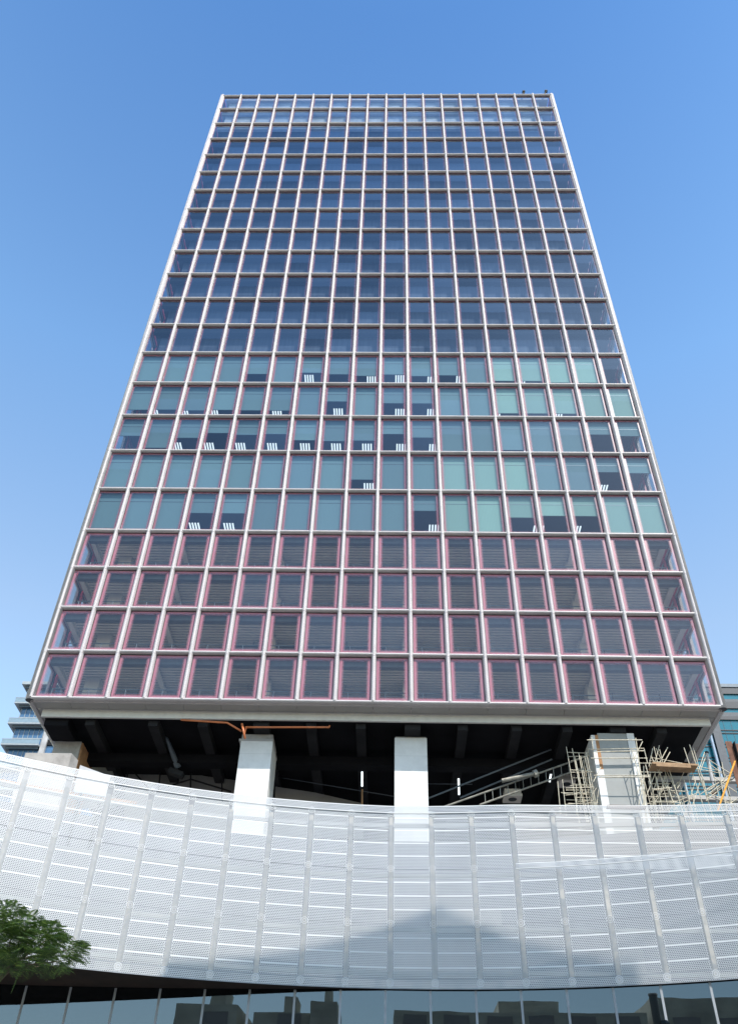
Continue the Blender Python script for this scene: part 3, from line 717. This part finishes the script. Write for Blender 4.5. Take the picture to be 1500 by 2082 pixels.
# sloping truss (hoist boom) at right
tr = empty('lattice_truss', at(1080, 1600, 3)); tag(tr, 'grey lattice truss sloping up to the scaffolded pillar', 'truss'); L = tr.location
def LT(x, y, Yd): return at(x, y, Yd) - L
up0, up1 = (900, 1642), (1210, 1532); lo0, lo1 = (975, 1637), (1212, 1552)
for Yd, mat in ((2.6, M['trussgrey']), (4.0, M['rail'])):
    for (a, b), nm in (((up0, up1), 'chord'), ((lo0, lo1), 'chord')):
        if Yd > 3: a = (a[0] - 40, a[1] - 14); b = (b[0] - 90, b[1] - 8)
        mb = MB(); mb.tube(LT(*a, Yd), LT(*b, Yd), .055, n=8); mb.build(nm, mat, tr)
    for k in range(20):
        f = (k + .5) / 20; x = up0[0] + (up1[0] - up0[0]) * f; yu = up0[1] + (up1[1] - up0[1]) * f
        yl = lo0[1] + (lo1[1] - lo0[1]) * (x - lo0[0]) / (lo1[0] - lo0[0])
        if x < 985: continue
        mb = MB(); mb.tube(LT(x, yu + 1, Yd), LT(x + 1.5, yl, Yd), .022, n=6); mb.build('rung', M['trussgrey'], tr)
mb = MB(); mb.tube(LT(1020, 1588, 2.2), LT(1085, 1574, 2.2), .12, n=10); mb.tube(LT(1085, 1575, 2.2), LT(1092, 1572, 2.2), .22, n=10); mb.build('hydraulic_ram', M['trussgrey'], tr)
for k, (cx, cy, s_) in enumerate(((1042, 1621, 1.0), (1152, 1590, .9))):
    t = empty('ceiling_cassette', at(cx, cy, 7)); tag(t, ['pale square air unit low under the sloping truss', 'pale square air unit behind the scaffold poles left of the grey pillar'][k], 'air unit')
    mb = MB(); mb.box(-.55 * s_, .55 * s_, -.35, .7, -.08, .08); mb.box(-.5, .5, -.3, .65, .08, .4); mb.build('casing', M['slab'], t)
    mb = MB(); mb.tube((0, .15, -.10), (0, .15, -.07), .26, n=16); mb.build('grille', M['gasket'], t)
    mb = MB(); 
    for a_ in (-.5, .5): mb.tube((a_, .2, .4), (a_, .2, 1.6), .015, n=5)
    mb.build('hanger', M['rail'], t)

# scaffolding: poles given as segments in a plane of known depth
def scaffold(label, segs, Yd, r=.023, rnd=.25, dense=0):
    rn = random.Random(len(label)); segs = list(segs)
    for s in list(segs)[:dense]:
        dx, dy = rn.uniform(-14, 14), rn.uniform(-5, 9); segs.append((s[0] + dx, s[1] + dy + 6, s[2] + dx + rn.uniform(-2, 2), s[3] + dy + (0 if s[3] > 1630 else 3)))
    t = empty('scaffold', at((segs[0][0] + segs[0][2]) / 2, 1630, Yd)); tag(t, label, 'scaffold'); L = t.location
    for k, s in enumerate(segs[:99]):
        y_ = Yd + random.uniform(-rnd, rnd); mb = MB(); a, b = at(s[0], s[1], y_), at(s[2], s[3], y_ + (s[4] if len(s) > 4 else 0))
        if s[3] > 1630: b = a + (b - a) * 1.35         # uprights carry on down behind the screen
        mb.tube(a - L, b - L, r * random.uniform(.85, 1.1), n=7); mb.build('pole', M['steel'], t)
    return t
s1 = [(1151, 1519, 1172, 1641), (1176, 1531, 1196, 1642), (1195, 1523, 1209, 1642), (1202, 1498, 1213, 1560), (1180, 1538, 1192, 1600), (1171, 1596, 1172, 1641), (1143, 1585, 1149, 1641),
      (1152, 1530, 1196, 1532), (1160, 1566, 1203, 1568), (1150, 1603, 1208, 1601), (1150, 1607, 1200, 1607), (1165, 1595, 1206, 1597), (1172, 1622, 1205, 1622), (1155, 1634, 1212, 1636),
      (1140, 1612, 1196, 1616), (1192, 1530, 1212, 1642), (1186, 1545, 1201, 1642), (1160, 1548, 1200, 1536), (1165, 1582, 1207, 1583), (1160, 1571, 1203, 1570), (1212, 1642, 1222, 1562), (1188, 1640, 1214, 1600), (1205, 1600, 1215, 1642)]
scaffold('cluster of scaffold poles on the left flank of the grey pillar', s1, 1.6, dense=16)
s2 = [(1193, 1505, 1305, 1505), (1195, 1524, 1309, 1522), (1210, 1529, 1310, 1527), (1201, 1542, 1316, 1542), (1207, 1577, 1322, 1577), (1217, 1581, 1322, 1580), (1206, 1590, 1221, 1560), (1202, 1498, 1208, 1542),
      (1292, 1501, 1312, 1642), (1284, 1524, 1305, 1600), (1309, 1523, 1316, 1552), (1306, 1508, 1284, 1552), (1295, 1522, 1310, 1642), (1308, 1558, 1312, 1641), (1312, 1555, 1322, 1595), (1297, 1552, 1345, 1553), (1300, 1570, 1346, 1571), (1310, 1578, 1296, 1612), (1308, 1585, 1298, 1641)]
scaffold('scaffold rails wrapped round the front of the grey pillar', s2, .6, .026)
s3 = [(1329, 1519, 1358, 1642), (1333, 1522, 1390, 1642), (1357, 1520, 1340, 1552), (1322, 1540, 1500, 1575), (1402, 1515, 1443, 1642), (1401, 1514, 1428, 1600), (1340, 1516, 1330, 1556), (1334, 1580, 1345, 1642), (1320, 1574, 1334, 1642),
      (1381, 1590, 1392, 1642), (1398, 1574, 1413, 1644), (1427, 1576, 1443, 1642), (1414, 1586, 1397, 1640), (1432, 1530, 1420, 1568), (1337, 1600, 1360, 1600), (1320, 1594, 1362, 1594), (1325, 1606, 1400, 1610), (1330, 1616, 1372, 1618), (1322, 1630, 1368, 1632), (1325, 1641, 1352, 1600),
      (1360, 1636, 1420, 1612), (1345, 1560, 1322, 1625), (1320, 1556, 1330, 1642), (1318, 1588, 1330, 1642), (1360, 1565, 1385, 1642), (1370, 1600, 1378, 1591), (1390, 1570, 1376, 1602), (1350, 1596, 1378, 1618), (1340, 1612, 1346, 1642), (1352, 1580, 1340, 1620)]
scaffold('open scaffold frame right of the grey pillar, before the teal building', s3, 1.2, dense=26)
s4 = [(1436, 1605, 1470, 1587), (1436, 1618, 1498, 1570), (1470, 1642, 1500, 1624), (1438, 1612, 1500, 1640), (1486, 1574, 1440, 1545), (1459, 1560, 1476, 1642), (1478, 1596, 1490, 1642), (1488, 1572, 1438, 1610), (1450, 1580, 1498, 1612), (1467, 1550, 1476, 1600)]
scaffold('loose scaffold braces at the far right edge', s4, .8, .025, dense=8)
# plank platform
mb = MB(); a, b = at(1322, 1559, .9), at(1414, 1563, .9); mb.beam(a, b, .9, .1); mb.beam(a + Vector((.2, -.4, -.12)), b + Vector((-.4, -.4, -.12)), .1, .14)
tag(mb.build('plank', M['wood']), 'brown plank platform laid across the scaffold poles', 'plank')
mb = MB(); mb.beam(at(1233, 1641.5, .2), at(1312, 1643, .2), .3, .12); tag(mb.build('plank', M['rust']), 'dark rusty plank at the foot of the grey pillar', 'plank')
# grey beams, prop and rusty column at right
for k, (x0, y0, x1, y1) in enumerate(((1335, 1583, 1510, 1589), (1362, 1622, 1515, 1628))):
    mb = MB(); mb.beam(at(x0, y0, 7), at(x1 + 60, y1 + 2, 7), .4, .24)
    tag(mb.build('site_beam', M['pale']), ['upper grey site beam crossing before the teal building', 'lower grey site beam crossing before the teal building'][k], 'beam')
t = empty('steel_column', at(1497, 1600, .5)); tag(t, 'rusty steel column at the far right edge of the site', 'steel column'); L = t.location
a = at(1480, 1508, .5) - L; b = at(1512, 1642, .5) - L; dn = Vector((0, 0, -7))
mb = MB(); mb.beam(a, Vector((a.x, a.y, a.z - 6)), .36, .03, up=Vector((0, 1, 0))); mb.build('flange', M['rust'], t)
mb = MB(); mb.beam(a + Vector((.5, .0, -.15)), Vector((a.x + .5, a.y, a.z - 6)), .3, .03, up=Vector((0, 1, 0))); mb.build('flange', M['rust'], t)
mb = MB(); mb.beam(a + Vector((.25, .0, -.1)), Vector((a.x + .25, a.y, a.z - 6)), .5, .03, up=Vector((1, 0, 0))); mb.build('web', M['black2'], t)
mb = MB(); mb.tube(at(1494, 1548, .2), at(1458, 1650, .2), .05, n=8); tag(mb.build('brace', M['prop']), 'bright orange slanting brace leaning on the rusty column', 'brace')
t = empty('site_lamp', at(1440, 1600, 2)); tag(t, 'pale mottled post with dark cap standing among the scaffold poles', 'post'); L = t.location
mb = MB(); mb.tube(at(1436, 1532, 2) - L, at(1448, 1590, 2) - L, .10, n=10); mb.tube(at(1448, 1590, 2) - L, at(1462, 1650, 2) - L, .06, n=8); mb.build('shaft', M['curt'], t)
mb = MB(); mb.ball(at(1436, 1531, 2) - L, .15, sz=.6); mb.build('cap', M['gasket'], t)
mb = MB(); mb.beam(at(1446, 1612, 2) - L, at(1457, 1613, 2) - L, .2, .16); mb.build('clamp', M['rust'], t)

# ------------------------------------------------------------------ background buildings
def far_left():
    t = empty('apartment_tower', (-29.5, 62, 0))
    tag(t, 'blue glazed apartment tower with pale balconies behind the left of the office tower', 'apartment tower')
    mb = MB(); mb.box(0, 18, 0, 16, 0, 66.0); mb.build('wall', M['blue_glass'], t)
    z = 63.5
    while z > 25:
        mb = MB()
        mb.box(-.85, 4.2, -.9, -.01, z - .2, z, 0); mb.box(-.85, -.01, .0, 9, z - .2, z, 0)
        mb.box(-.3, 4.1, -.45, -.01, z - .5, z - .201, 1); mb.box(-.3, -.01, 0, 8.8, z - .5, z - .201, 1)
        o = mb.build('balcony', [M['balc'], M['rail']], t)
        mb = MB(); mb.box(-.84, 4.2, -.9, -.86, z + .01, z + .62); mb.box(-.85, -.81, -.85, 9, z + .01, z + .62); mb.build('balustrade', M['far_rail'], o)
        mb = MB(); mb.box(-.86, 4.2, -.92, -.84, z + .63, z + .68)
        for q in range(7): mb.box(.05 + q * .66, .11 + q * .66, -.06, -.005, z + .1, z + 2.5)
        mb.box(0, 4.4, -.05, -.004, z + 1.15, z + 1.25); mb.build('window_frame', M['balc'], o)
        z -= 3.1
    mb = MB(); mb.box(4.25, 4.95, -.4, -.01, 0, 63); mb.build('pier', M['curt'], t)
    mb = MB()
    z = 63.6
    while z > 20: mb.box(5.0, 9, -.2, -.01, z - 6.1, z - 5.3); z -= 3.1
    mb.build('spandrel', M['black2'], t)
    mb = MB(); mb.box(-.7, 6, -.8, 9, 66.35, 66.8, 0); mb.box(-.3, 5.8, -.4, 8.8, 66.0, 66.34, 1); mb.build('cornice', [M['balc'], M['rail']], t)
    P = [(.4, 0, 66.81), (7, 0, 66.81), (7, 8, 66.81), (.4, 8, 66.81)]; ap = (4.4, 4, 70.6); mb = MB()
    for q in range(4): mb.face((P[q], P[(q + 1) % 4], ap))
    mb.build('roof', plain('red_roof', (.3, .03, .03), .7), t)
M['far_rail'] = plain('balustrade_glass', (.22, .30, .36), .2, var=.1)
far_left()
def far_right():
    t = empty('glass_office_block', (50, 60, 0)); tag(t, 'teal glass office block with dark bands behind the right of the tower', 'office block')
    mb = MB(); mb.box(0, 60, 0, 25, 0, 66.3); mb.build('wall', M['teal_glass'], t)
    mb = MB(); mb.box(-.3, 60.3, -.3, 25, 66.4, 66.9, 0); mb.build('parapet', M['rail'], t)
    mb = MB()
    for z0, z1 in ((65.4, 66.39), (63.2, 64.2), (61.5, 62.0)): mb.box(-.1, 60, -.2, -.01, z0, z1)
    mb.build('plant_louvre', M['dk'], t)
    mb = MB()
    for z0, z1 in ((64.21, 64.6), (62.01, 62.6)): mb.box(-.1, 60, -.16, -.01, z0, z1)
    mb.build('spandrel', M['dk2'], t)
    z = 59.55
    while z > 12:
        mb = MB(); mb.box(-.1, 60, -.1, -.01, z, z + .11); mb.box(-.1, 60, -.1, -.01, z + .42, z + .53); mb.build('spandrel', M['dk'], t); z -= 1.95
    mb = MB(); z = 61.4
    for q in range(60): mb.box(q + .5, q + .53, -.03, -.005, 10, z)
    mb.build('glazing_joint', M['dk2'], t)
    mb = MB(); mb.box(12.75, 13.8, -.4, -.01, 0, 61.3); mb.build('pier', M['dk2'], t)
    for x in (12.25, 7.5):
        mb = MB(); mb.tube((x, -.5, 0), (x, -.5, 60.5), .2, n=16); mb.build('round_column', M['silver'], t)
M['silver'] = plain('silver_cladding', (.30, .36, .44), .35, metal=.3)
far_right()

# ------------------------------------------------------------------ street buildings behind the camera (seen in the glazing, shading the screen)
def street_block(name, x0, x1, y0, y1, h, mat, label):
    t = empty(name, (x0, y0, 0)); tag(t, label, 'building'); wx, wy = x1 - x0, y1 - y0
    mb = MB(); mb.box(0, wx, 0, wy, 0, h); mb.build('wall', mat, t)
    mb = MB(); z = 3.5
    while z + 2 < h:
        n = int(wx / 4)
        for i in range(n): mb.box(i * 4 + .8, i * 4 + 3.2, wy + .01, wy + .06, z, z + 1.9)
        z += 3.6
    o = mb.build('window_band', M['pale'], t)
    mb = MB(); mb.box(wx * .3, wx * .55, wy * .3, wy * .7, h + .01, h + 3); mb.build('roof_plant', mat, t)
B = M['slab']
street_block('street_building', -4, 20, -160, -140, 38.3, M['olive'], 'broad dark building across the street, reflected in the middle of the glazing')
street_block('street_building', -34, -5, -165, -141, 40.5, M['olive'], 'longer dark building across the street, reflected at the right of the glazing')
street_block('street_building', 25.5, 28, -150, -140, 39.5, M['olive'], 'slim dark tower across the street, reflected left of the middle glazing')
street_block('street_building', 28.1, 33.5, -152, -141, 38.0, M['olive'], 'low dark block across the street, beside the slim tower')
street_block('street_building', 35, 41, -152, -140, 38.8, M['olive'], 'small dark block across the street, reflected at the left of the glazing')
# the block whose roofline shades the lower part of the screen
def shade_block():
    Q = pol(3.2, RS, 11.75) + sd * 58.0   # its roof corner stands on the sun ray through this point of the screen
    P1 = pol(-13.0, RS, 9.75); P3 = pol(14.5, RS, 9.9)
    A1 = P1 + sd * ((Q.z - P1.z) / sd.z) - Q; A3 = P3 + sd * ((Q.z - P3.z) / sd.z) - Q
    L1, L3 = A1.length, A3.length; e1 = -A1.normalized(); e2 = A3.normalized()
    t = empty('street_building', (Q.x, Q.y, 0)); tag(t, 'tall flat-roofed building beside the camera that shades the screen', 'building')
    z = Q.z; pl_ = [e1 * -L1, Vector((0, 0, 0)), e2 * L3, e2 * L3 + Vector((-3, -8, 0)), e1 * -L1 + Vector((2, -8, 0))]
    mb = MB(); up = Vector((0, 0, z)); mb.face([p + up for p in pl_][::-1])
    for q in range(5): a, b = pl_[q], pl_[(q + 1) % 5]; mb.face((b, a, a + up, b + up))
    mb.build('wall', M['slab'], t)
    mb = MB(); zz = 4
    while zz < z - 3:
        for i in range(2): p = e1 * (-7.4 + i * 3.8) + Vector((0, .02, zz)); mb.beam(p, p + e1 * 2.2, .06, 1.8)
        for i in range(1): p = e2 * (1.5 + i * 4.6) + Vector((0, .02, zz)); mb.beam(p, p + e2 * 2.8, .06, 1.8)
        zz += 3.6
    mb.build('window_band', M['teal_glass'], t)
shade_block()

# ------------------------------------------------------------------ lamp post
t = empty('camera_post', atr(1327, 2025, 12).xy.to_3d()); tag(t, 'slim black post rising before the street glazing at lower right', 'post')
ztop = atr(1327, 2025, 12).z
mb = MB(); mb.tube((0, 0, 0), (0, 0, ztop - .35), .045, .042, n=14); mb.tube((0, 0, ztop - .35), (0, 0, ztop), .05, n=14); mb.build('pole', M['pole'], t)
mb = MB(); mb.tube((0, 0, ztop), (0, 0, ztop + .015), .056, n=14)
mb.build('cap', M['gasket'], t)
t2 = empty('street_camera', atr(1350, 2078, 12) - Vector((0, 0, .05))); tag(t2, 'small dark camera housing beside the slim black post', 'camera')
mb = MB(); mb.ball((0, 0, 0), .07); mb.tube((0, 0, 0), (.05, 0, -.3), .04, n=10); mb.build('housing', M['pole'], t2)
mb = MB(); q = t2.location; mb.beam((.02, 0, -.22), (t.location.x - q.x + .03, t.location.y - q.y, -.22), .03, .04); mb.build('bracket', M['pole'], t2)

# ------------------------------------------------------------------ tree
def leafmat():
    t = NT('leaf'); g_ = t.new('NewGeometry')
    c = t.ramp(t.math('MULTIPLY', g_.outputs['Random Per Island'], 1.0), [(0, (.02, .05, .012)), (.6, (.042, .09, .018)), (1, (.13, .20, .035))])
    t.set(t.p.inputs['Base Color'], c); t.p.inputs['Roughness'].default_value = .5
    tl = t.new('BsdfTranslucent'); t.set(tl.inputs[0], t.mix(c, (.15, .25, .02), .35)); t.surf(t.mixs(.22, t.p.outputs[0], tl.outputs[0])); return t.mat
M['leaf'] = leafmat()
def tree():
    R_ = 17.0
    base = pol(-25.5, R_, 0); t = empty('tree', base); tag(t, 'green feathery-leaved tree reaching in at the lower left corner', 'tree')
    L = Vector(base)
    mb = MB(); fork = Vector((.1, .1, 3.4)); mb.tube((0, 0, 0), fork, .17, .12, n=10)
    tips = []
    def limb(a, b, r0, r1): mb.tube(a, b, r0, r1, n=7)
    targets = [atr(x, y, R_ + dy) - L for x, y, dy in ((8, 1868, .3), (55, 1880, -.3), (110, 1900, .2), (150, 1930, 0), (60, 1930, .8), (20, 1915, -.6), (85, 1965, .4), (30, 1985, .5), (125, 1955, -.5), (-30, 1860, 0), (-60, 1900, .4), (-90, 1880, -.5), (-60, 1950, -.8), (0, 1960, 1.0))]
    main = atr(60, 1935, R_) - L; back = Vector((-1.4, -.3, 5.6))
    low_ = fork + Vector((-.3, 0, .4)); limb(fork, low_, .11, .09)
    k1 = atr(-20, 2010, R_) - L; limb(low_, k1, .07, .045); limb(k1, main, .04, .015); limb(low_, back, .08, .03)
    for q in targets:
        src = (k1.lerp(main, .35 + .5 * random.random())) if q.x > k1.x else low_.lerp(back, .3 + .6 * random.random())
        limb(src, q, .018, .006)
    mb.build('trunk', M['bark'], t)
    lf = MB(); rnd = random.Random(3)
    def frond(c, d, ln):
        d = d.normalized(); side = d.cross(Vector((0, 0, 1)));
        if side.length < .1: side = Vector((1, 0, 0))
        side.normalize(); side = (side + Vector((0, 0, rnd.uniform(-.35, .35)))).normalized()
        up = side.cross(d).normalized()
        n = 11
        for k in range(n):
            f = (k + .6) / n; p = c + d * (ln * f) - Vector((0, 0, 1)) * (ln * .35 * f * f)
            wl = ln * .42 * math.sin(math.pi * (f * .8 + .15))
            for s_ in (-1, 1):
                tip = p + side * (s_ * wl) + d * (wl * .35) - Vector((0, 0, wl * .25)); ww = d * (ln / n * .36)
                mid = (p + tip) / 2 + up * .006
                lf.face((p, mid - ww, tip, mid + ww))
    # crown as flattened tiers of fronds around each limb tip
    tiers = []
    for x, y, rx, ry, n in ((10, 1862, 34, 20, 70), (52, 1880, 30, 14, 50), (92, 1896, 36, 14, 70), (132, 1928, 34, 16, 75), (60, 1915, 60, 26, 130), (15, 1905, 40, 40, 120), (120, 1948, 34, 14, 45), (50, 1950, 45, 20, 90), (110, 1966, 20, 7, 18), (15, 1968, 36, 14, 50), (-50, 1890, 60, 50, 160), (-60, 1960, 50, 30, 80)):
        for k in range(int(n * 1.15)):
            a = rnd.uniform(0, 2 * math.pi); q = rnd.random() ** .5
            dp = rnd.uniform(-1.1, 1.1)
            p = atr(x + rx * q * math.cos(a), y + ry * q * math.sin(a), R_ + dp) - L
            dr = Vector((math.cos(a) + rnd.uniform(-.6, .6), rnd.uniform(-1, 1), .15 - .5 * math.sin(a) * .5 + rnd.uniform(-.3, .3)))
            frond(p, dr, rnd.uniform(.16, .30))
    lf.build('crown', M['leaf'], t)
tree()
